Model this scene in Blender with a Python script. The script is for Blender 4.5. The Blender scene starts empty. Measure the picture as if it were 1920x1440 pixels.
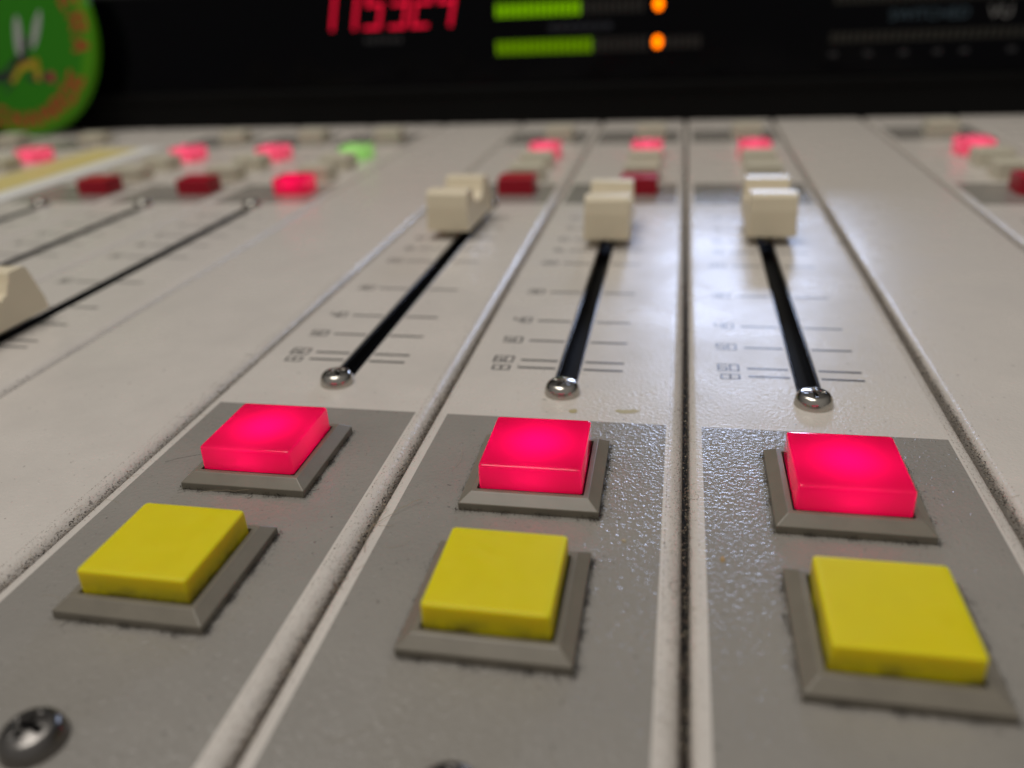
import bpy, bmesh, math, random
from mathutils import Matrix, Vector
random.seed(11)
S = 0.001                      # everything below is written in millimetres
SC = bpy.context.scene
COL = SC.collection

# ------------------------------------------------------------------ camera
cam_d = bpy.data.cameras.new('camera'); cam = bpy.data.objects.new('camera', cam_d); COL.objects.link(cam)
RIGHT = (0.98123293, 0.18784229, -0.04355693); UP = (-0.04356307, 0.43599637, 0.89889344); BACK = (0.18784086, -0.88012637, 0.43599699)
mw = Matrix.Identity(4)
for i in range(3):
    mw[i][0] = RIGHT[i]; mw[i][1] = UP[i]; mw[i][2] = BACK[i]
mw.translation = Vector((-2.906, -121.474, 61.370)) * S
cam.matrix_world = mw
cam_d.sensor_width = 36.0; cam_d.lens = 28.755
cam_d.clip_start = 0.005; cam_d.clip_end = 20.0
cam_d.dof.use_dof = True; cam_d.dof.focus_distance = 0.114; cam_d.dof.aperture_fstop = 12.0
SC.camera = cam

# ------------------------------------------------------------------ world and lamps (a dim room: ceiling fitting, cool screen behind the meter bridge)
W = bpy.data.worlds.new('World'); SC.world = W; W.use_nodes = True
# the room as light: pale ceiling and the lit half behind the viewer, dark wall beyond the desk
wn = W.node_tree; wt = wn.nodes.new('ShaderNodeTexCoord'); wd = wn.nodes.new('ShaderNodeVectorMath'); wd.operation = 'DOT_PRODUCT'
wd.inputs[1].default_value = (0.0, -0.65, 0.76); wn.links.new(wt.outputs['Generated'], wd.inputs[0])
wm = wn.nodes.new('ShaderNodeMapRange'); wm.inputs[1].default_value = -0.25; wm.inputs[2].default_value = 0.75; wm.inputs[3].default_value = 0.012; wm.inputs[4].default_value = 0.20
wn.links.new(wd.outputs['Value'], wm.inputs[0]); wn.links.new(wm.outputs[0], wn.nodes['Background'].inputs[1])
wn.nodes['Background'].inputs[0].default_value = (1.0, 0.95, 0.90, 1)
def area(name, loc, target, sx, sy, power, col):
    d = bpy.data.lights.new(name, 'AREA'); d.shape = 'RECTANGLE'; d.size = sx; d.size_y = sy; d.energy = power; d.color = col
    o = bpy.data.objects.new(name, d); COL.objects.link(o)
    o.location = loc
    o.rotation_euler = (Vector(target) - Vector(loc)).to_track_quat('-Z', 'Y').to_euler()
    return o
area('ceiling_lamp', (-0.35, -0.05, 1.60), (0, 0.05, 0), 1.3, 0.7, 11.0, (1.0, 0.955, 0.89))
area('screen_lamp', (0.075, 1.00, 0.325), (0, 0.08, 0), 0.22, 0.10, 1.05, (0.56, 0.68, 1.0))
SC.view_settings.view_transform = 'Standard'; SC.view_settings.look = 'None'
SC.view_settings.exposure = 0.5; SC.view_settings.gamma = 1.0; SC.view_settings.use_curve_mapping = False
SC.cycles.max_bounces = 8; SC.cycles.sample_clamp_indirect = 4.0
SC.cycles.use_denoising = True

# ------------------------------------------------------------------ materials
def new_mat(name):
    m = bpy.data.materials.new(name); m.use_nodes = True
    nt = m.node_tree; return m, nt, nt.nodes['Principled BSDF']
def mat(name, col, rough=0.5, metal=0.0, spec=0.5, bump=None, var=0.0, varscale=200, coat=0.0):
    m, nt, b = new_mat(name)
    b.inputs['Base Color'].default_value = (*col, 1); b.inputs['Roughness'].default_value = rough
    b.inputs['Metallic'].default_value = metal; b.inputs['Specular IOR Level'].default_value = spec
    b.inputs['Coat Weight'].default_value = coat; b.inputs['Coat Roughness'].default_value = 0.15
    tc = nt.nodes.new('ShaderNodeTexCoord')
    if var:
        n = nt.nodes.new('ShaderNodeTexNoise'); n.inputs['Scale'].default_value = varscale; n.inputs['Detail'].default_value = 5
        nt.links.new(tc.outputs['Object'], n.inputs['Vector'])
        r = nt.nodes.new('ShaderNodeMapRange'); r.inputs[1].default_value = .3; r.inputs[2].default_value = .7
        r.inputs[3].default_value = 1 - var; r.inputs[4].default_value = 1 + var
        nt.links.new(n.outputs['Fac'], r.inputs[0])
        mx = nt.nodes.new('ShaderNodeVectorMath'); mx.operation = 'SCALE'; mx.inputs[0].default_value = col
        nt.links.new(r.outputs[0], mx.inputs['Scale']); nt.links.new(mx.outputs[0], b.inputs['Base Color'])
    if bump:
        n = nt.nodes.new('ShaderNodeTexNoise'); n.inputs['Scale'].default_value = bump[0]; n.inputs['Detail'].default_value = 2
        nt.links.new(tc.outputs['Object'], n.inputs['Vector'])
        bp = nt.nodes.new('ShaderNodeBump'); bp.inputs['Strength'].default_value = 1.0; bp.inputs['Distance'].default_value = bump[1]
        nt.links.new(n.outputs['Fac'], bp.inputs['Height']); nt.links.new(bp.outputs[0], b.inputs['Normal'])
    return m

def paint(name, col, rough, bumpd):
    """textured stove enamel: fine orange peel, faint grime blotches, tiny dirt specks"""
    m, nt, b = new_mat(name); L = nt.links.new; N = nt.nodes.new
    tc = N('ShaderNodeTexCoord'); oi = N('ShaderNodeObjectInfo')
    off = N('ShaderNodeVectorMath'); off.operation = 'MULTIPLY_ADD'
    cmb = N('ShaderNodeCombineXYZ'); L(oi.outputs['Random'], cmb.inputs[0]); L(oi.outputs['Random'], cmb.inputs[1])
    off.inputs[1].default_value = (3.0, 3.0, 3.0)
    L(cmb.outputs[0], off.inputs[0]); L(tc.outputs['Object'], off.inputs[2])
    vec = off.outputs[0]
    n1 = N('ShaderNodeTexNoise'); n1.inputs['Scale'].default_value = 1700; n1.inputs['Detail'].default_value = 1.5; n1.inputs['Roughness'].default_value = .55
    L(vec, n1.inputs['Vector'])
    bp = N('ShaderNodeBump'); bp.inputs['Strength'].default_value = 1; bp.inputs['Distance'].default_value = bumpd
    # isolated grains standing up in the coat
    vo = N('ShaderNodeTexVoronoi'); vo.inputs['Scale'].default_value = 1050; L(vec, vo.inputs['Vector'])
    vr = N('ShaderNodeMapRange'); vr.interpolation_type = 'SMOOTHSTEP'; vr.inputs[1].default_value = .20; vr.inputs[2].default_value = .02; L(vo.outputs['Distance'], vr.inputs[0])
    vs = N('ShaderNodeSeparateColor'); L(vo.outputs['Color'], vs.inputs[0])
    vm = N('ShaderNodeMapRange'); vm.inputs[1].default_value = .55; vm.inputs[2].default_value = 1.0; vm.inputs[4].default_value = .9; L(vs.outputs[0], vm.inputs[0])
    vx = N('ShaderNodeMath'); vx.operation = 'MULTIPLY_ADD'; L(vr.outputs[0], vx.inputs[0]); L(vm.outputs[0], vx.inputs[1]); L(n1.outputs['Fac'], vx.inputs[2])
    L(vx.outputs[0], bp.inputs['Height']); L(bp.outputs[0], b.inputs['Normal'])
    n2 = N('ShaderNodeTexNoise'); n2.inputs['Scale'].default_value = 55; n2.inputs['Detail'].default_value = 6; n2.inputs['Roughness'].default_value = .65
    L(vec, n2.inputs['Vector'])
    r2 = N('ShaderNodeMapRange'); r2.inputs[1].default_value = .35; r2.inputs[2].default_value = .7; r2.inputs[3].default_value = 1.04; r2.inputs[4].default_value = .90
    L(n2.outputs['Fac'], r2.inputs[0])
    n3 = N('ShaderNodeTexNoise'); n3.inputs['Scale'].default_value = 900; n3.inputs['Detail'].default_value = 2
    L(vec, n3.inputs['Vector'])
    r3 = N('ShaderNodeMapRange'); r3.inputs[1].default_value = .30; r3.inputs[2].default_value = .24; r3.inputs[3].default_value = 1; r3.inputs[4].default_value = .55
    L(n3.outputs['Fac'], r3.inputs[0])
    mu = N('ShaderNodeMath'); mu.operation = 'MULTIPLY'; L(r2.outputs[0], mu.inputs[0]); L(r3.outputs[0], mu.inputs[1])
    sc = N('ShaderNodeVectorMath'); sc.operation = 'SCALE'; sc.inputs[0].default_value = col; L(mu.outputs[0], sc.inputs['Scale'])
    L(sc.outputs[0], b.inputs['Base Color'])
    rr = N('ShaderNodeMapRange'); rr.inputs[1].default_value = .35; rr.inputs[2].default_value = .7; rr.inputs[3].default_value = rough - .04; rr.inputs[4].default_value = rough + .10
    L(n2.outputs['Fac'], rr.inputs[0]); L(rr.outputs[0], b.inputs['Roughness'])
    b.inputs['Specular IOR Level'].default_value = .5
    return m

M_CREAM = paint('cream_enamel', (0.605, 0.562, 0.512), .28, 0.000080)
M_GREY = paint('grey_print', (0.275, 0.258, 0.232), .18, 0.000140)
M_INK = mat('ink', (0.022, 0.022, 0.024), .32)
M_SLOT = mat('slot_black', (0.010, 0.010, 0.011), .20)
M_TROUGH = mat('slot_trough', (0.006, 0.006, 0.006), .7, spec=.2)
M_FRAME = mat('frame_black', (0.014, 0.013, 0.012), .6)
M_BEZEL = mat('bezel_plastic', (0.19, 0.170, 0.135), .33, var=.06, varscale=400, bump=(2500, .000004))
M_STEEL = mat('screw_steel', (0.50, 0.475, 0.43), .17, metal=1.0, bump=(900, .000006))
M_STEELSHADED = mat('screw_steel_shaded', (0.20, 0.19, 0.18), .28, metal=1.0, bump=(700, .00001))  # reflection of the dark room put into a darker, rougher steel
M_RECESS = mat('screw_recess', (0.02, 0.02, 0.02), .5)
M_IVORY = mat('ivory_plastic', (0.77, 0.68, 0.50), .36, var=.03, varscale=90)
M_WHITEKEY = mat('ivory_key', (0.62, 0.58, 0.46), .35)
M_DUST = mat('dust_fluff', (0.035, 0.031, 0.026), .95, spec=.1)
M_LINT = mat('lint', (0.42, 0.36, 0.26), .9, spec=.1)
M_STAIN = mat('glue_stain', (0.43, 0.37, 0.20), .28)
M_CRUMB = mat('crumb', (0.40, 0.27, 0.13), .8)
M_BRIDGE = mat('bridge_black', (0.004, 0.004, 0.004), .5, spec=.1, bump=(1500, .00001))
M_WINDOW = mat('window_acrylic', (0.0015, 0.0015, 0.0025), .10, spec=.08)
M_CARD = mat('card_white', (0.75, 0.75, 0.73), .5)
M_CARDYEL = mat('card_yellow', (.62, .52, .20), .5)

def yellow_key():
    m, nt, b = new_mat('yellow_key'); L = nt.links.new; N = nt.nodes.new
    tc = N('ShaderNodeTexCoord'); oi = N('ShaderNodeObjectInfo')
    add = N('ShaderNodeVectorMath'); cmb = N('ShaderNodeCombineXYZ'); L(oi.outputs['Random'], cmb.inputs[0]); L(cmb.outputs[0], add.inputs[1]); L(tc.outputs['Object'], add.inputs[0])
    n = N('ShaderNodeTexNoise'); n.inputs['Scale'].default_value = 260; n.inputs['Detail'].default_value = 8; L(add.outputs[0], n.inputs['Vector'])
    # finger grime that has settled round the lower rim of the key
    sx = N('ShaderNodeSeparateXYZ'); L(tc.outputs['Object'], sx.inputs[0])
    h = N('ShaderNodeMapRange'); h.inputs[1].default_value = .0040; h.inputs[2].default_value = .0020; h.inputs[3].default_value = 0; h.inputs[4].default_value = 1; L(sx.outputs[2], h.inputs[0])
    t = N('ShaderNodeMapRange'); t.inputs[1].default_value = .40; t.inputs[2].default_value = .62; L(n.outputs['Fac'], t.inputs[0])
    mu = N('ShaderNodeMath'); mu.operation = 'MULTIPLY'; L(h.outputs[0], mu.inputs[0]); L(t.outputs[0], mu.inputs[1])
    v = N('ShaderNodeMapRange'); v.inputs[1].default_value = .3; v.inputs[2].default_value = .7; v.inputs[3].default_value = 0; v.inputs[4].default_value = 1; L(n.outputs['Fac'], v.inputs[0])
    m0 = N('ShaderNodeMix'); m0.data_type = 'RGBA'; m0.inputs[6].default_value = (.70, .59, .006, 1); m0.inputs[7].default_value = (.68, .57, .006, 1); L(v.outputs[0], m0.inputs[0])
    mx = N('ShaderNodeMix'); mx.data_type = 'RGBA'; mx.inputs[7].default_value = (.10, .08, .03, 1); L(m0.outputs[2], mx.inputs[6])
    m8 = N('ShaderNodeMath'); m8.operation = 'MULTIPLY'; m8.inputs[1].default_value = .85; L(mu.outputs[0], m8.inputs[0]); L(m8.outputs[0], mx.inputs[0])
    L(mx.outputs[2], b.inputs['Base Color'])
    b.inputs['Specular IOR Level'].default_value = .30
    gr = N('ShaderNodeTexNoise'); gr.inputs['Scale'].default_value = 190; gr.inputs['Detail'].default_value = 3; gr.inputs['Distortion'].default_value = 1.2; L(add.outputs[0], gr.inputs['Vector'])
    g2 = N('ShaderNodeMapRange'); g2.inputs[1].default_value = .35; g2.inputs[2].default_value = .65; g2.inputs[3].default_value = .40; g2.inputs[4].default_value = .50
    L(gr.outputs['Fac'], g2.inputs[0]); L(g2.outputs[0], b.inputs['Roughness'])
    mp = N('ShaderNodeMapping'); mp.inputs['Rotation'].default_value = (0, 0, .7); mp.inputs['Scale'].default_value = (180, 5200, 400); L(add.outputs[0], mp.inputs[0])
    sn = N('ShaderNodeTexNoise'); sn.inputs['Scale'].default_value = 1.0; sn.inputs['Detail'].default_value = 1; L(mp.outputs[0], sn.inputs['Vector'])
    sr = N('ShaderNodeMapRange'); sr.inputs[1].default_value = .76; sr.inputs[2].default_value = .80; L(sn.outputs['Fac'], sr.inputs[0])
    bp = N('ShaderNodeBump'); bp.inputs['Distance'].default_value = .00001; bp.invert = True; L(sr.outputs[0], bp.inputs['Height']); L(bp.outputs[0], b.inputs['Normal'])
    b.inputs['Subsurface Weight'].default_value = .9; b.inputs['Subsurface Radius'].default_value = (1, .7, .1); b.inputs['Subsurface Scale'].default_value = .0025
    return m
M_YELLOW = yellow_key()

def lit_key(name, tr, df):
    """translucent coloured diffuser, lit from the lamp below it"""
    m = bpy.data.materials.new(name); m.use_nodes = True; nt = m.node_tree; nt.nodes.clear(); L = nt.links.new; N = nt.nodes.new
    out = N('ShaderNodeOutputMaterial'); t = N('ShaderNodeBsdfTranslucent'); t.inputs[0].default_value = (*tr, 1)
    d = N('ShaderNodeBsdfDiffuse'); d.inputs[0].default_value = (*df, 1)
    g = N('ShaderNodeBsdfGlossy'); g.inputs['Roughness'].default_value = .08; g.inputs[0].default_value = (1, 1, 1, 1)
    fr = N('ShaderNodeFresnel'); fr.inputs[0].default_value = 1.46
    m1 = N('ShaderNodeMixShader'); m1.inputs[0].default_value = .45; L(t.outputs[0], m1.inputs[1]); L(d.outputs[0], m1.inputs[2])
    m2 = N('ShaderNodeMixShader'); L(fr.outputs[0], m2.inputs[0]); L(m1.outputs[0], m2.inputs[1]); L(g.outputs[0], m2.inputs[2])
    L(m2.outputs[0], out.inputs[0]); return m
M_REDLIT = lit_key('red_key_diffuser', (.95, .003, .095), (.70, .004, .05))
M_REDFAR = lit_key('washed_red_key_diffuser', (.95, .15, .24), (.80, .16, .2))  # paler copy of the lit red: washed-out veil of blur put into the colour
M_GREENLIT = lit_key('green_key_diffuser', (.5, .9, .3), (.5, .75, .4))
M_REDDARK = mat('red_key', (.38, .006, .022), .35, spec=.3)
def glow(name, col, st):
    m = bpy.data.materials.new(name); m.use_nodes = True; nt = m.node_tree; nt.nodes.clear()
    o = nt.nodes.new('ShaderNodeOutputMaterial'); e = nt.nodes.new('ShaderNodeEmission'); e.inputs[0].default_value = (*col, 1); e.inputs[1].default_value = st
    nt.links.new(e.outputs[0], o.inputs[0]); return m
M_LAMP = glow('key_lamp', (1.0, .01, .95), 7.5)
M_LAMPFAR = glow('key_lamp_washed', (1.0, .6, .9), 6.5)  # whiter lamp colour, adds to the painted washed-out look of the rear keys
M_LAMPGREEN = glow('key_lamp_green', (.8, 1.0, .6), 4.0)
M_DIGIT = glow('clock_segments', (1.0, .012, .05), .6)
M_BAR = glow('meter_segments', (.17, .40, .0), .7)
M_BARLOW = glow('meter_segments_low', (.13, .27, .0), .65)
M_PEAK = glow('peak_segment', (1.0, .16, .0), 2.6)
M_UNLIT = mat('meter_unlit', (.015, .0135, .0075), .4)
M_UNLITDARK = mat('meter_unlit_dark', (.014, .012, .009), .4)
M_PRINTBLUE = mat('print_blue', (.04, .075, .10), .5)
M_PRINTFAINT = mat('print_faint', (.010, .014, .024), .5)
M_PRINTWHITE = mat('print_white', (.22, .22, .21), .5)
M_PRINTDIM = mat('print_dim', (.017, .017, .02), .5)
M_BGREEN = mat('badge_green', (.024, .20, .004), .45, spec=.2)
M_BRIM = mat('badge_rim', (.075, .29, .005), .4, spec=.2)
M_BRED = mat('badge_red', (.40, .045, .012), .5)
M_BWHITE = mat('badge_white', (.40, .40, .40), .5)
M_BDARK = mat('badge_dark', (.010, .016, .014), .4)
M_BYEL = mat('badge_yellow', (.45, .31, .010), .5)

# ------------------------------------------------------------------ mesh helpers
class MB:
    def __init__(s): s.v = []; s.f = []; s.m = []
    def face(s, pts, mi=0):
        k = len(s.v); s.v += [tuple(p) for p in pts]; s.f.append(tuple(range(k, k + len(pts)))); s.m.append(mi)
    def box(s, x0, x1, y0, y1, z0, z1, mi=0):
        k = len(s.v)
        s.v += [(x0,y0,z0),(x1,y0,z0),(x1,y1,z0),(x0,y1,z0),(x0,y0,z1),(x1,y0,z1),(x1,y1,z1),(x0,y1,z1)]
        for q in ((0,3,2,1),(4,5,6,7),(0,1,5,4),(1,2,6,5),(2,3,7,6),(3,0,4,7)):
            s.f.append(tuple(k + i for i in q)); s.m.append(mi)
    def stroke(s, a, b, w, z, mi=0):
        d = Vector((b[0]-a[0], b[1]-a[1])); d.normalize(); n = Vector((-d.y, d.x)) * w / 2; d *= w / 2
        s.face([(a[0]-d.x-n.x, a[1]-d.y-n.y, z), (b[0]+d.x-n.x, b[1]+d.y-n.y, z), (b[0]+d.x+n.x, b[1]+d.y+n.y, z), (a[0]-d.x+n.x, a[1]-d.y+n.y, z)], mi)
    def rings(s, rings, close_first=False, close_last=True, mi=0):
        n = len(rings[0]); k = len(s.v)
        for r in rings: s.v += [tuple(p) for p in r]
        for i in range(len(rings) - 1):
            for j in range(n):
                s.f.append((k+i*n+j, k+i*n+(j+1)%n, k+(i+1)*n+(j+1)%n, k+(i+1)*n+j)); s.m.append(mi)
        if close_last: s.f.append(tuple(k+(len(rings)-1)*n+j for j in range(n))); s.m.append(mi)
        if close_first: s.f.append(tuple(k+j for j in reversed(range(n)))); s.m.append(mi)
    def mesh(s, name, mats, weld=True, smooth=False):
        me = bpy.data.meshes.new(name)
        me.from_pydata([(x*S, y*S, z*S) for x, y, z in s.v], [], s.f)
        for m in mats: me.materials.append(m)
        me.polygons.foreach_set('material_index', s.m)
        if smooth: me.polygons.foreach_set('use_smooth', [True]*len(s.f))
        if weld:
            bm = bmesh.new(); bm.from_mesh(me); bmesh.ops.remove_doubles(bm, verts=bm.verts, dist=1e-7)
            bmesh.ops.recalc_face_normals(bm, faces=bm.faces); bm.to_mesh(me); bm.free()
        me.update(); return me
def link(name, me, parent=None, loc=(0,0,0), rotz=0):
    o = bpy.data.objects.new(name, me); COL.objects.link(o)
    o.location = Vector(loc) * S; o.rotation_euler = (0, 0, rotz)
    if parent: o.parent = parent
    return o
def bevelled(o, w, seg=3):
    m = o.modifiers.new('edge', 'BEVEL'); m.width = w*S; m.segments = seg; m.limit_method = 'ANGLE'; m.angle_limit = math.radians(35)
    m.harden_normals = False
    return o
def tag(o, label, cat, group=None, kind=None):
    if label: o['label'] = label
    if cat: o['category'] = cat
    if group: o['group'] = group
    if kind: o['kind'] = kind
    return o
def thing(name, label, cat, loc, group=None):
    o = bpy.data.objects.new(name, None); COL.objects.link(o); o.location = Vector(loc) * S; o.empty_display_size = .01
    return tag(o, label, cat, group)
def smooth_by_angle(me, deg=40):
    me.polygons.foreach_set('use_smooth', [True]*len(me.polygons))
    bm = bmesh.new(); bm.from_mesh(me)
    for e in bm.edges:
        e.smooth = len(e.link_faces) == 2 and e.calc_face_angle(0) < math.radians(deg)
    bm.to_mesh(me); bm.free(); return me

# ------------------------------------------------------------------ shapes shared by every strip
Y0, Y1 = -150.0, 297.0
SLOT = (17.65, 21.75, 0.5, 124.5)
GREYS = ((-150.0, -9.4), (130.5, 158.5), (236.0, 268.0))
PITCH, GAP = 40.0, 0.9
def panel_mesh(width, strip, name):
    """folded sheet: flat top, rounded long edges, slot cut through it, grey printed fields"""
    rl, rr, dep = 1.1, 2.1, 5.0
    a, b = GAP/2, width - GAP/2
    prof = [(a, -dep), (a, -rl)]
    for k in range(1, 7):
        t = math.pi/2*k/6; prof.append((a + rl - rl*math.cos(t), -rl + rl*math.sin(t)))
    xs = [2.3, SLOT[0], SLOT[1], width-3.0] if strip else [width/2]
    flat0 = len(prof) - 1
    for x in xs: prof.append((x, 0.0))
    for k in range(0, 7):
        t = math.pi/2*k/6; prof.append((b - rr + rr*math.sin(t), -rr + rr*math.cos(t)))
    prof.append((b, -dep))
    ys = sorted(set([Y0, Y1] + ([SLOT[2], SLOT[3]] + [y for g in GREYS for y in g] if strip else [])))
    m = MB()
    for i in range(len(prof)-1):
        for j in range(len(ys)-1):
            (x0, z0), (x1, z1) = prof[i], prof[i+1]; y0, y1 = ys[j], ys[j+1]
            xm, ym = (x0+x1)/2, (y0+y1)/2
            if strip and SLOT[0] < xm < SLOT[1] and SLOT[2] < ym < SLOT[3]: continue
            mi = 1 if strip and z0 == 0 and z1 == 0 and 2.3 < xm < width-3.0 and any(g[0] < ym < g[1] for g in GREYS) else 0
            m.face([(x0,y0,z0),(x1,y0,z1),(x1,y1,z1),(x0,y1,z0)], mi)
    if strip:
        x0, x1, y0, y1 = SLOT
        for p, q in (((x0,y0),(x1,y0)),((x1,y0),(x1,y1)),((x1,y1),(x0,y1)),((x0,y1),(x0,y0))):
            m.face([(p[0],p[1],0),(q[0],q[1],0),(q[0],q[1],-1.0),(p[0],p[1],-1.0)])
    return smooth_by_angle(m.mesh(name, [M_CREAM, M_GREY]), 30)
PANEL = panel_mesh(PITCH, True, 'strip_panel'); BLANK = panel_mesh(PITCH, False, 'blank_panel')

def slot_mesh():
    m = MB(); x0, x1, y0, y1 = SLOT; e = .06
    x0 += e; x1 -= e; y0 += e; y1 -= e
    lip = .55
    # black liner with a rounded lip each side and a deep trough
    for sx in (1, -1):
        xa = x0 if sx > 0 else x1
        pr = [(xa, -.9), (xa, -.15), (xa+sx*.08, -.08), (xa+sx*.25, -.05), (xa+sx*.42, -.12), (xa+sx*lip, -.35), (xa+sx*lip, -4)]
        for (p, q) in zip(pr[:-1], pr[1:]): m.face([(p[0],y0,p[1]),(q[0],y0,q[1]),(q[0],y1,q[1]),(p[0],y1,p[1])])
    m.face([(x0,y0,-4),(x1,y0,-4),(x1,y1,-4),(x0,y1,-4)], 1)
    m.face([(x0,y0,-4),(x1,y0,-4),(x1,y0,-.3),(x0,y0,-.3)]); m.face([(x0,y1,-4),(x1,y1,-4),(x1,y1,-.3),(x0,y1,-.3)])
    return smooth_by_angle(m.mesh('slot', [M_SLOT, M_TROUGH]), 50)
SLOTM = slot_mesh()

SEG = {'0':'abcdef','1':'bc','2':'abged','3':'abgcd','4':'fgbc','5':'afgcd','6':'afgedc','7':'abc','8':'abcdefg','9':'abfgcd'}
def seg_lines(ch, x, y, w, h, slant=0.0):
    P = lambda u, v: (x + u*w + slant*v*h, y + v*h)
    D = {'a':(P(0,1),P(1,1)),'b':(P(1,.5),P(1,1)),'c':(P(1,0),P(1,.5)),'d':(P(0,0),P(1,0)),'e':(P(0,0),P(0,.5)),'f':(P(0,.5),P(0,1)),'g':(P(0,.5),P(1,.5))}
    return [D[c] for c in SEG[ch]]
def scale_mesh():
    m = MB(); z = .03
    for lab, y in (('60', 12.5), ('50', 21.6), ('40', 32.0), ('30', 49.3), ('20', 70.2), ('15', 81.0), ('10', 91.0), ('5', 102.0), ('0', 113.0)):
        m.stroke((10.7, y), (16.9, y), .62, z); m.stroke((22.5, y), (28.8, y), .62, z)
        x = 9.5 - 2.0*len(lab)
        for ch in lab:
            for a, b in seg_lines(ch, x, y-1.1, 1.4, 2.5): m.stroke(a, b, .32, z)
            x += 2.0
    y = 9.3
    m.stroke((10.7, y), (16.9, y), .62, z); m.stroke((22.5, y), (28.8, y), .62, z)
    for x in (5.9, 7.4):                                     # the boxy infinity sign below the 60
        for p, q in (((x,y-1.2),(x+1.5,y-1.2)),((x+1.5,y-1.2),(x+1.5,y+.5)),((x+1.5,y+.5),(x,y+.5)),((x,y+.5),(x,y-1.2))): m.stroke(p, q, .30, z)
    return m.mesh('fader_scale', [M_INK], weld=False)
SCALE = scale_mesh()

def screw_mesh(r, h, steel=None):
    m = MB(); n = 72; rad = [i/22 for i in range(1, 23)]
    def dome(t): return h*(1 - .28*t**2) if t < .62 else h*(1-.28*.3844) * math.sqrt(max(0, 1-((t-.62)/.38)**2))*.985 + .015*h
    arm, wid = .50*r, .095*r
    k0 = len(m.v); m.v.append((0, 0, h - .55*h)); ring = []
    for t in rad:
        row = []
        for j in range(n):
            a = 2*math.pi*j/n; x, y = r*t*math.cos(a), r*t*math.sin(a); z = dome(t)
            ux, uy = abs(x), abs(y); inn = max(wid*1.15 - min(ux, uy), 0)/wid
            if max(ux, uy) < arm: z -= .55*h*min(1, inn*1.6)*min(1, (arm-max(ux,uy))/(.18*r)+.15)
            row.append(len(m.v)); m.v.append((x, y, z))
        ring.append(row)
    for j in range(n): m.f.append((k0, ring[0][j], ring[0][(j+1)%n])); m.m.append(0)
    for i in range(len(ring)-1):
        deep = 0
        for j in range(n):
            q = (ring[i][j], ring[i][(j+1)%n], ring[i+1][(j+1)%n], ring[i+1][j])
            zc = sum(m.v[v][2] for v in q)/4; deep = 1 if (rad[i] < .5 and zc < h*.72) else 0
            m.f.append((q[0], q[3], q[2], q[1])[::-1]); m.m.append(deep)
    last = ring[-1]; low = []
    for j in range(n): low.append(len(m.v)); m.v.append((m.v[last[j]][0], m.v[last[j]][1], -.3))
    for j in range(n): m.f.append((last[j], low[j], low[(j+1)%n], last[(j+1)%n])); m.m.append(0)
    return smooth_by_angle(m.mesh('screw_head', [steel or M_STEEL, M_RECESS]), 55)
SCREW = screw_mesh(3.0, 2.3); SCREWBIG = screw_mesh(3.1, 2.3, M_STEELSHADED)

def sq(h, z, cx=0, cy=0): return [(cx-h, cy-h, z), (cx+h, cy-h, z), (cx+h, cy+h, z), (cx-h, cy+h, z)]
def bezel_mesh():
    m = MB(); m.rings([sq(9.2, 0.0), sq(9.2, 1.05), sq(7.75, 2.15), sq(7.05, 2.15), sq(7.05, -2.0)], close_last=True)
    return m.mesh('bezel', [M_BEZEL])
BEZEL = bezel_mesh()
def cap_mesh(name, top, mt, gap_shade=False):
    m = MB(); b = .28
    def rsq(h, z, r=.45, n=4):
        pts = []
        for cx, cy, a0 in ((1,-1,-90),(1,1,0),(-1,1,90),(-1,-1,180)):
            for k in range(n+1):
                a = math.radians(a0 + 90*k/n); pts.append((cx*(h-r) + r*math.cos(a), cy*(h-r) + r*math.sin(a), z))
        return pts
    rs = [rsq(6.86, -1.0), rsq(6.80, top - b - .3), rsq(6.78, top - b)]
    for k in range(1, 4):
        t = math.pi/2*k/3; rs.append(rsq(6.78 - b + b*math.cos(t), top - b + b*math.sin(t)))
    rs.append(rsq(6.78 - b - .6, top + .0, .3))
    if gap_shade:
        m.rings([rsq(6.86, -1.0), rsq(6.84, 2.05)], close_last=False, mi=1); rs[0] = rsq(6.84, 2.05)  # opaque black lower band added: darkness of the gap painted onto the cap
    m.rings(rs)
    me = m.mesh(name, [mt, M_FRAME]); return smooth_by_angle(me, 50)
CAP_RED = cap_mesh('cap_red', 5.6, M_REDLIT, True); CAP_REDPLAIN = cap_mesh('cap_red_plain', 5.6, M_REDLIT); CAP_YEL = cap_mesh('cap_yellow', 5.2, M_YELLOW)
CAP_FAR = cap_mesh('cap_rear', 5.6, M_REDFAR)
CAP_DARK = cap_mesh('cap_dark', 5.4, M_REDDARK); CAP_WHITE = cap_mesh('cap_white', 5.4, M_WHITEKEY); CAP_GREEN = cap_mesh('cap_green', 5.4, M_GREENLIT)
def lamp_mesh(name, mt):
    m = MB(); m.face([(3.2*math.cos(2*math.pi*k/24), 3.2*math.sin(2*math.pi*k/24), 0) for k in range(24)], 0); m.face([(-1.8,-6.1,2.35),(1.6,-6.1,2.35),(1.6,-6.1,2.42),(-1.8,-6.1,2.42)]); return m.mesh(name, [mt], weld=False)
LAMP = lamp_mesh('key_lamp', M_LAMP); LAMPFAR = lamp_mesh('key_lamp_washed', M_LAMPFAR); LAMPGREEN = lamp_mesh('key_lamp_green', M_LAMPGREEN)

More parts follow.
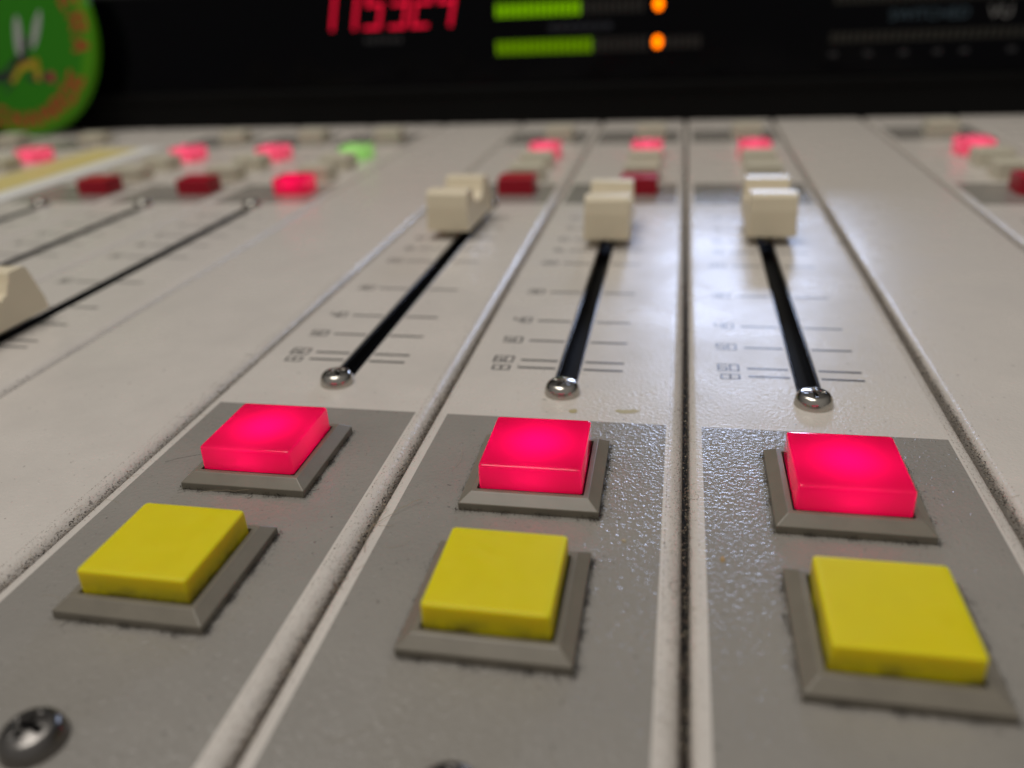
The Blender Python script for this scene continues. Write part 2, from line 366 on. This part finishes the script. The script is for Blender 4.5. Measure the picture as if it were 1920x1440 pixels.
def knob_mesh():
    """fader cap: two raised ends with a ribbed hollow between them"""
    h, l = 12.2, 12.5
    pr = [(-l, 1.6), (-l+.25, 8.0), (-l+.8, h-.9), (-l+1.3, h-.2), (-l+1.9, h), (-l+5.7, h), (-l+6.1, h-.15)]
    # ribbed hollow
    n = 7
    for k in range(n):
        t0 = -1 + 2*k/n; t1 = -1 + 2*(k+.62)/n; t2 = -1 + 2*(k+1)/n
        f = lambda t: h - .4 - 4.4*(1 - t**4)
        X = lambda t: t*(l-6.4)
        pr += [(X(t0)+.04, f(t0)-.2), (X(t0)+.25, f(t0)+.2), (X(t1), f(t1)+.2), (X(t1)+.18, f(t1)-.2)]
    pr += [(l-6.1, h-.15), (l-5.7, h), (l-1.9, h), (l-1.3, h-.2), (l-.8, h-.9), (l+1.6, 4.0), (l+1.6, 1.6)]
    m = MB(); wtop, wbot = 5.6, 6.0
    def W_(z): return wbot + (wtop-wbot)*min(1, max(0, z/h))
    A = [(-W_(z), y, z) for y, z in pr]; B = [(W_(z), y, z) for y, z in pr]; n = len(pr)
    k = len(m.v); m.v += A + B
    for i in range(n):
        j = (i+1) % n; m.f.append((k+i, k+j, k+n+j, k+n+i)); m.m.append(0)
    m.f.append(tuple(k+i for i in range(n))); m.m.append(0); m.f.append(tuple(k+n+i for i in reversed(range(n)))); m.m.append(0)
    # stem into the slot
    m.box(-.7, .7, -3, 3, -2.5, 1.7)
    me = m.mesh('fader_knob', [M_IVORY]); return me
KNOB = knob_mesh()

def button(parent, x, y, kind, rot=0.0, dz=0.0):
    cap = {'lit':CAP_RED, 'litfar':CAP_FAR, 'yellow':CAP_YEL, 'dark':CAP_DARK, 'white':CAP_WHITE, 'green':CAP_GREEN}[kind]
    b = bevelled(link('button_bezel', BEZEL, parent, (x, y, 0), rot), .10, 2)
    c = link('button_cap', cap, b, (0, 0, dz), random.uniform(-.006, .006))
    c['label'] = {'lit':'glowing pink red square button cap', 'litfar':'glowing pink red square button cap', 'yellow':'yellow square button cap',
                  'dark':'unlit dark red square button cap', 'white':'ivory square button cap', 'green':'glowing green square button cap'}[kind]
    lm = {'lit':LAMP, 'litfar':LAMPFAR, 'green':LAMPGREEN}.get(kind)
    if lm: link('button_lamp', lm, b, (0, 0, 1.2))
    return b

def flush_button(parent, x, y, kind):
    cap = {'lit':CAP_REDPLAIN, 'litfar':CAP_FAR, 'dark':CAP_DARK, 'white':CAP_WHITE, 'green':CAP_GREEN}[kind]
    c = link('button_cap', cap, parent, (x, y - 1.6, .1), random.uniform(-.01, .01)); c.scale = (.87, .74, .97)
    c['label'] = {'lit':'glowing pink red button cap', 'litfar':'glowing pink red button cap', 'dark':'unlit dark red button cap', 'white':'ivory button cap', 'green':'glowing green button cap'}[kind]
    lm = {'lit':LAMP, 'litfar':LAMPFAR, 'green':LAMPGREEN}.get(kind)
    if lm: link('button_lamp', lm, c, (0, 0, 1.2))
    return c

GROUP = 'fader strips side by side across the mixing desk'
def strip(x0, label, knob_y, upper, lower=True, ux=25.0, kx=19.8, kr=0.0):
    t = thing('fader_strip', label, 'mixer strip', (x0, 0, 0), GROUP)
    link('panel', PANEL, t)
    link('fader_slot', SLOTM, t)
    link('fader_scale', SCALE, t)
    for y, me in ((0.0, SCREW), (125.5, SCREW), (-77.2, SCREWBIG)):
        if me is SCREWBIG and not lower: continue
        link('screw', me, t, (20.5 if me is SCREWBIG else 19.7, y, 0), random.uniform(0, 1.5))
    bevelled(link('fader_knob', KNOB, t, (kx, knob_y, .8), kr + random.uniform(-.01, .01)), .35, 3)
    if lower:
        button(t, 19.85, -26.2, 'lit', random.uniform(-.008, .008)); button(t, 19.85, -52.7, 'yellow', random.uniform(-.008, .008), -.1)
    for y, kind in zip((148.5, 168.5, 189.0, 209.5, 252.0), upper):
        if kind: flush_button(t, ux, y, kind)
    return t

# ------------------------------------------------------------------ the desk: frame and strips
fr = MB(); fr.box(-362, 162, -150, 300, -14, -5.2)
tag(link('desk_frame', fr.mesh('desk_frame', [M_FRAME])), 'black frame showing as dark gaps between the cream desk strips', 'desk frame')
T1 = strip(-80, 'fader strip with knob turned aside, between wide blank panel and middle strip', 101.8, ('dark', 'white', 'white', 'litfar', 'white'), kx=16.8, kr=-.03)
T2 = strip(-40, 'middle of the three sharp strips, with a brown glue spot above its red button', 95.2, ('dark', 'white', 'white', 'litfar', 'white'))
T3 = strip(0, 'fader strip with scale marks paled by glare, right of the middle strip', 99.0, (None, 'white', 'white', 'litfar', 'white'), kx=20.6)  # same ink scale as on every strip, only glare pales it
strip(80, 'partly seen fader strip at the right edge beyond the right blank panel', 60, ('dark', 'white', 'white', 'litfar', 'white'), lower=False, ux=21.5)
strip(-160, 'blurred fader strip whose front button glows red and rear button green', 11.0, ('lit', 'white', 'white', 'green', 'white'), lower=False, ux=25.6, kx=16.8)
strip(-200, 'blurred fader strip second left of the wide blank panel, red button glowing at rear', 30, ('dark', 'white', 'white', 'litfar', 'white'), lower=False, ux=28.6)
strip(-240, 'blurred fader strip just right of the yellow card panel', 55, ('dark', 'white', 'white', 'litfar', 'white'), lower=False, ux=28.6)
strip(-320, 'blurred fader strip just left of the yellow card panel', 60, ('dark', 'white', 'white', 'litfar', 'white'), lower=False, ux=32.0)
strip(-360, 'leftmost blurred strip, below the green badge', 60, (None, 'white', 'white', None, 'white'), lower=False)
for x, lab in ((-120, 'plain cream blank panel left of the three sharp fader strips'), (40, 'plain cream blank panel right of the three sharp fader strips'),
               (-280, 'blank panel carrying the yellow card strip at far left'), (120, 'cream blank panel at the far right corner of the desk')):
    t = thing('blank_panel', lab, 'blank panel', (x, 0, 0), 'blank panels of the mixing desk'); link('panel', BLANK, t)

# yellow and white card lying on the blank panel
c = thing('label_card', 'long yellow and white paper card lying on a blank panel', 'card', (-280, 0, 0))
m = MB(); m.box(2.0, 38.4, 60, 238, .03, .30); link('card_sheet', m.mesh('card_sheet', [M_CARD]), c)
m = MB(); m.box(2.6, 27.0, 62, 236, .32, .36); link('yellow_band', m.mesh('yellow_band', [M_CARDYEL]), c)

# glue spots and crumbs on the middle and right strips
def blob(cx, cy, rx, ry, z, seed, n=26):
    rnd = random.Random(seed); ph = [rnd.uniform(0, 6.28) for _ in range(4)]
    pts = []
    for k in range(n):
        a = 2*math.pi*k/n; r = 1 + sum(.16/(i+1)*math.sin((i+2)*a + ph[i]) for i in range(4))
        pts.append((cx + rx*r*math.cos(a), cy + ry*r*math.sin(a), z))
    return pts
m = MB(); m.face(blob(30.6, -5.7, 1.5, .75, .035, 4)); m.face(blob(32.0, -5.2, .7, .4, .04, 9)); m.face(blob(22.3, -6.4, .8, .6, .035, 6))
link('glue_spot', m.mesh('glue_spot', [M_STAIN], weld=False), T2)

# ------------------------------------------------------------------ dust, lint and crumbs
d = MB()
def flake(x, y, z, r, mi=0):
    q = [Vector((random.uniform(-1,1), random.uniform(-1,1), random.uniform(-1,1))).normalized()*r*random.uniform(.5,1) for _ in range(4)]
    k = len(d.v); d.v += [(x+p.x, y+p.y, z+abs(p.z)*.8) for p in q]
    for f in ((0,1,2),(0,2,3),(0,3,1),(1,3,2)): d.f.append(tuple(k+i for i in f)); d.m.append(mi)
def fibre(x, y, z, ln, w, mi=1, bend=1.0, direction=None):
    a = random.uniform(0, 6.28) if direction is None else direction; px, py, pz = x, y, z; n = 9; k = len(d.v)
    da = random.uniform(-.35, .35)*bend
    for i in range(n+1):
        nx, ny = -math.sin(a)*w, math.cos(a)*w
        d.v += [(px-nx, py-ny, pz), (px+nx, py+ny, pz), (px, py, pz+1.6*w)]
        if i < n:
            a += da + random.uniform(-.12, .12)*bend; px += math.cos(a)*ln/n; py += math.sin(a)*ln/n; pz = max(z*.5, pz + random.uniform(-.5, .5)*ln/n*.5)
    for i in range(n):
        for j in range(3):
            d.f.append((k+3*i+j, k+3*i+(j+1)%3, k+3*i+3+(j+1)%3, k+3*i+3+j)); d.m.append(mi)
for x0 in (-80, -40, 0):
    for cy in (-26.2, -52.7):
        cx = x0 + 19.85
        ph = {k: random.uniform(0, 6.28) for k in 'rflb'}
        for side, dens in (('r', 2600), ('f', 1900), ('l', 1300), ('b', 500)):
            for _ in range(dens):
                t = random.uniform(-9.5, 9.5)
                if random.random() > .30 + .70*max(0, math.sin(t*1.1 + ph[side]) + .6*math.sin(t*2.7 + 2*ph[side])): continue
                o = 9.2 + abs(random.gauss(0, .42 if side in 'rf' else .36)) + (.0 if random.random() < .80 else random.expovariate(1/1.1))
                px, py = {'r':(o,t), 'f':(t,-o), 'l':(-o,t), 'b':(t,o)}[side]
                near = max(0, 1.2 - (o-9.2))
                flake(cx+px, cy+py, random.uniform(0, .45)*near, random.uniform(.05, .14) if o < 9.75 else random.uniform(.03, .09))
        for _ in range(16):
            s = random.choice('rrffl'); t = random.uniform(-9, 9); o = 9.2 + random.uniform(0, .4)
            px, py = {'r':(o,t), 'f':(t,-o), 'l':(-o,t)}[s]
            fibre(cx+px, cy+py, random.uniform(.03, .4), random.uniform(.5, 1.6), .022, 0, 1.6)
        for _ in range(50):                                    # specks on the bezel itself, in the gap round the cap
            s = random.choice('ffrl'); t = random.uniform(-7, 7); o = random.uniform(7.0, 7.6)
            px, py = {'r':(o,t), 'f':(t,-o), 'l':(-o,t)}[s]
            flake(cx+px, cy+py, 2.16, random.uniform(.03, .08))
    for _ in range(900):                                       # loose specks over the grey field
        x, y = x0 + random.uniform(1, 39), random.uniform(-90, -5)
        bx = abs(x - x0 - 19.85) < 9.3 and (abs(y+26.2) < 9.3 or abs(y+52.7) < 9.3)
        if not bx: flake(x, y, 0.0, random.choice((.04, .05, .05, .06, .08, .12)))
    for _ in range(6):
        fibre(x0 + random.uniform(2, 38), random.uniform(-80, -6), .03, random.uniform(2, 6), .014, 1, .7)
for xs in (-120, -80, -40, 0, 40, 80):                         # fluff packed into the seams between the panels
    for _ in range(5200 if xs in (-80, -40, 0, 40) else 1500):
        y = -100 + 230*random.random()**1.25
        x = xs + max(-.46, min(.46, random.gauss(0, .25)))
        flake(x, y, random.uniform(-1.5, .05), random.uniform(.08, .28), 0 if random.random() < .7 else random.choice((1, 2, 2)))
    for _ in range(14000 if xs in (-80, -40, 0, 40) else 600):    # grime film on the rounded lips, thick in the seam and thinning upwards
        y = -100 + 160*random.random()**1.1
        t = min(1.0, random.expovariate(2.4)); a = (1-t)*math.pi/2*1.0
        if random.random() < .8:
            rr = 2.1; x = xs - .45 - rr + rr*math.sin(a); z = -rr + rr*math.cos(a)
        else:
            rr = 1.1; x = xs + .45 + rr - rr*math.sin(a); z = -rr + rr*math.cos(a)
        flake(x, y, z - .02, random.uniform(.05, .14), 0 if random.random() < .22 else 2)
    for _ in range(26):
        fibre(xs + random.uniform(-.3, .3), random.uniform(-90, 20), -.2, random.uniform(1, 4.5), .018, random.choice((0, 1, 1)), 1.2, random.choice((1.57, -1.57)) + random.uniform(-.7, .7))
fibre(-40.3, -43, .1, 10.5, .035, 1, .25, 1.25); fibre(-38.6, -37, .2, 9, .03, 1, .25, -1.9)
fibre(-76, -29, .05, 9, .022, 0, .25, 0.25); fibre(-71, -31, .06, 8, .018, 1, .2, .1); fibre(-66, -36.3, .3, 9, .02, 1, .2, .05)
M_GRIME = mat('brown_dust', (0.20, 0.145, 0.11), .95, spec=.1)
tag(link('dust', d.mesh('dust', [M_DUST, M_LINT, M_GRIME], weld=False)), 'dark fluff and lint gathered in the seams and round the button bezels', 'dust', kind='stuff')
k = MB(); k.rings([blob(4.2, -41.5, .24, .5, 0.0, 3, 14), blob(4.2, -41.4, .2, .4, .2, 3, 14), blob(4.2, -41.35, .1, .2, .28, 3, 14)])
tag(link('crumb', k.mesh('crumb', [M_CRUMB])), 'tiny tan crumb on the grey field beside the right yellow button', 'crumb')
k = MB(); k.rings([blob(-7.4, -39.4, .36, .26, 0.0, 5, 14), blob(-7.4, -39.4, .28, .2, .14, 5, 14), blob(-7.4, -39.4, .14, .1, .2, 5, 14)])
tag(link('crumb', k.mesh('crumb_pale', [M_LINT])), 'tiny pale crumb on the grey field right of the middle buttons', 'crumb')

# ------------------------------------------------------------------ meter bridge standing across the back of the desk
YB = 297.5
br = thing('meter_bridge', 'black meter bridge with red clock and green bar meters behind the desk', 'meter bridge', (0, YB, 0))
m = MB(); prof = [(0, -6), (0, 13.5), (-2.2, 15.0), (-2.2, 17.0), (1.5, 18.5), (1.5, 66), (60, 66), (60, -6)]
A = [(-460, y, z) for y, z in prof]; B = [(260, y, z) for y, z in prof]
m.rings([A, B], close_first=True, close_last=True); link('housing', m.mesh('housing', [M_BRIDGE]), br)
m = MB(); m.box(-455, 255, .6, 1.45, 19.5, 64.5); link('display_window', m.mesh('display_window', [M_WINDOW]), br)
def upright(mesh_builder):                                      # flat artwork drawn in x,y stands up as x,z on the window face
    for i, (x, y, z) in enumerate(mesh_builder.v): mesh_builder.v[i] = (x, .55 - z, y)
    return mesh_builder
# clock: 11 53 24
for ch, x in zip('115324', (-183.0, -171.3, -158.6, -145.6, -134.0, -122.0)):
    m = MB()
    for a, b in seg_lines(ch, x + .6, 46.4, 7.0, 20.4, .25): m.stroke(a, b, 1.5, 0)
    link('clock_digit', upright(m).mesh('clock_digit', [M_DIGIT], weld=False), br)
m = MB()
for k in range(6): m.box(-159.0 + 3.4*k, -156.6 + 3.4*k, 39.3, 41.9, -.02, .02)
link('clock_caption', upright(m).mesh('clock_caption', [M_PRINTDIM]), br)
def bar(x0, n, z0, z1, mt, name, pitch=2.95, w=1.95):
    m = MB()
    for k in range(n): m.box(x0 + pitch*k, x0 + pitch*k + w, z0, z1, -.02, .02)
    return link(name, upright(m).mesh(name, [mt]), br)
bar(-91.5, 14, 48.6, 54.4, M_BAR, 'level_bar'); bar(-92.0, 16, 32.0, 38.2, M_BARLOW, 'level_bar')
bar(-91.5 + 14*2.95, 10, 48.6, 54.4, M_UNLITDARK, 'unlit_bar'); bar(-92.0 + 16*2.95, 9, 32.0, 38.2, M_UNLITDARK, 'unlit_bar')
for z in (51.6, 35.5):
    m = MB(); m.rings([[(-15.0 + 2.0*math.cos(2*math.pi*k/20), z + 2.6*math.sin(2*math.pi*k/20), y) for k in range(20)] for y in (-.02, .25)])
    link('peak_light', upright(m).mesh('peak_light', [M_PEAK]), br)
bar(-12.0, 6, 32.6, 37.6, M_UNLITDARK, 'unlit_bar')
bar(62.0, 34, 48.3, 53.5, M_UNLIT, 'unlit_bar'); bar(62.0, 34, 32.4, 36.8, M_UNLIT, 'unlit_bar')
def lettering(txt, name, x, z, size, mt, wide=1.0):
    cu = bpy.data.curves.new(name, 'FONT'); cu.body = txt; cu.size = 1.0
    o = bpy.data.objects.new(name + '_tmp', cu); COL.objects.link(o); bpy.context.view_layer.update()
    me = bpy.data.meshes.new_from_object(o.evaluated_get(bpy.context.evaluated_depsgraph_get()))
    bpy.data.objects.remove(o); bpy.data.curves.remove(cu)
    for v in me.vertices:
        px, py = v.co.x*size*wide, v.co.y*size; v.co = ((x+px)*S, .52*S, (z+py)*S)
    me.materials.clear(); me.materials.append(mt); me.name = name
    return link(name, me, br)
lettering('SWITCHED', 'lettering', 85.5, 40.9, 6.4, M_PRINTBLUE, 1.02); lettering('VU', 'lettering', 125.6, 40.6, 7.2, M_PRINTWHITE, 1.05)
m = MB()
for x in (62, 77, 92, 106, 117, 136): m.box(x, x+3.6, 26.6, 28.6, -.02, .02)
link('tick_marks', upright(m).mesh('tick_marks', [M_PRINTDIM]), br)
m = MB()
for k in range(7): m.box(-66 + 4.4*k, -62.8 + 4.4*k, 42.0, 44.6, -.02, .02)
link('bar_caption', upright(m).mesh('bar_caption', [M_PRINTFAINT]), br)

# ------------------------------------------------------------------ round green badge leaning on the bridge
BX, BZ, BR = -358.5, 53.0, 49.5
bd = thing('badge', 'round green badge with red ring lettering and a white winged insect', 'badge', (-349.0, 286.0, 49.0)); bd.rotation_euler = (math.radians(-9), 0, 0)
def circ(r, y, n=72): return [(r*math.cos(2*math.pi*k/n), y, r*math.sin(2*math.pi*k/n)) for k in range(n)]
m = MB(); m.rings([circ(BR, 3.0), circ(BR, -.4), circ(BR-.8, -1.2), circ(BR-6.5, -1.3)], close_first=True); link('rim', smooth_by_angle(m.mesh('rim', [M_BRIM]), 50), bd)
m = MB(); m.face(circ(BR-6.8, -1.36)); link('badge_face', m.mesh('badge_face', [M_BGREEN], weld=False), bd)
def art(name, polys, mt, y, parent):
    m = MB()
    for p in polys: m.face([(px, y, pz) for px, pz in p])
    return link(name, m.mesh(name, [mt], weld=False), parent)
def ell(cx, cz, a, b, rot=0, n=20):
    return [(cx + a*math.cos(t)*math.cos(rot) - b*math.sin(t)*math.sin(rot), cz + a*math.cos(t)*math.sin(rot) + b*math.sin(t)*math.cos(rot)) for t in [2*math.pi*k/n for k in range(n)]]
def bar2(x0, z0, x1, z1, w):
    dx, dz = x1-x0, z1-z0; l = math.hypot(dx, dz); nx, nz = -dz/l*w/2, dx/l*w/2
    return [(x0+nx, z0+nz), (x0-nx, z0-nz), (x1-nx, z1-nz), (x1+nx, z1+nz)]
GL = [[(0,0,0,1),(0,1,.8,1),(0,.5,.6,.5),(0,0,.8,0)], [(0,0,0,1),(0,1,.4,.4),(.4,.4,.8,1),(.8,1,.8,0)], [(.4,0,.4,1),(0,0,.8,0),(0,1,.8,1)],
      [(0,0,0,1),(0,1,.8,1),(.8,1,.8,.5),(.8,.5,0,.5),(.3,.5,.8,0)], [(0,0,0,1),(0,1,.8,0),(.8,0,.8,1)], [(0,0,0,1),(0,1,.8,1),(.8,1,.8,0),(.8,0,0,0)], [(0,0,.4,1),(.4,1,.8,0),(.2,.4,.6,.4)]]
polys = []
def ring_glyph(ang, g, r0, h, w, inv):
    for (x0, z0, x1, z1) in g:
        pts = []
        for (px, pz) in bar2(x0*w - .4*w, z0*h, x1*w - .4*w, z1*h, 2.1):
            rr = r0 + pz if not inv else r0 + h - pz; aa = ang - px/(r0+h/2) if not inv else ang + px/(r0+h/2)
            pts.append((rr*math.cos(aa), rr*math.sin(aa)))
        polys.append(pts)
for i, a in enumerate(range(158, -22, -15)): ring_glyph(math.radians(a), GL[(i*3+1) % 7], 37.0, 9.0, 8.5, False)
for i, a in enumerate(range(212, 332, 13)): ring_glyph(math.radians(a), GL[(i*2+3) % 7], 37.0, 8.0, 7.5, True)
art('ring_lettering', polys, M_BRED, -1.42, bd)
O = lambda X, Z: (X - BX, Z - BZ)
body = art('insect_body', [ell(-14, -19.5, 16, 2.8, .02), ell(13, -20.0, 7, 2.2), ell(5.0, -12.0, 5.5, 4.0, .5), ell(6.5, -4.5, 2.6, 5.5, -.3), bar2(8, -6, 13, -1, 1.6), bar2(-6, -17, 6, -8, 3.0), bar2(-2, -22, -9, -27, 1.4)], M_BDARK, -1.44, bd)
art('wing', [ell(5.2, .5, 2.2, 10.0, -.12)], M_BWHITE, -1.48, body); art('wing', [ell(16.5, 3.0, 1.9, 10.0, -.42)], M_BWHITE, -1.48, body)
art('insect_legs', [bar2(-3, -22, 4, -14, 2.6), bar2(3, -15, 15, -12, 3.6), bar2(13.5, -12, 13, -21.5, 3.4)], M_BYEL, -1.52, body)
art('red_tip', [ell(21.0, -20.0, 2.6, 3.0)], mat('badge_crimson', (.32, .012, .04), .4), -1.50, body)
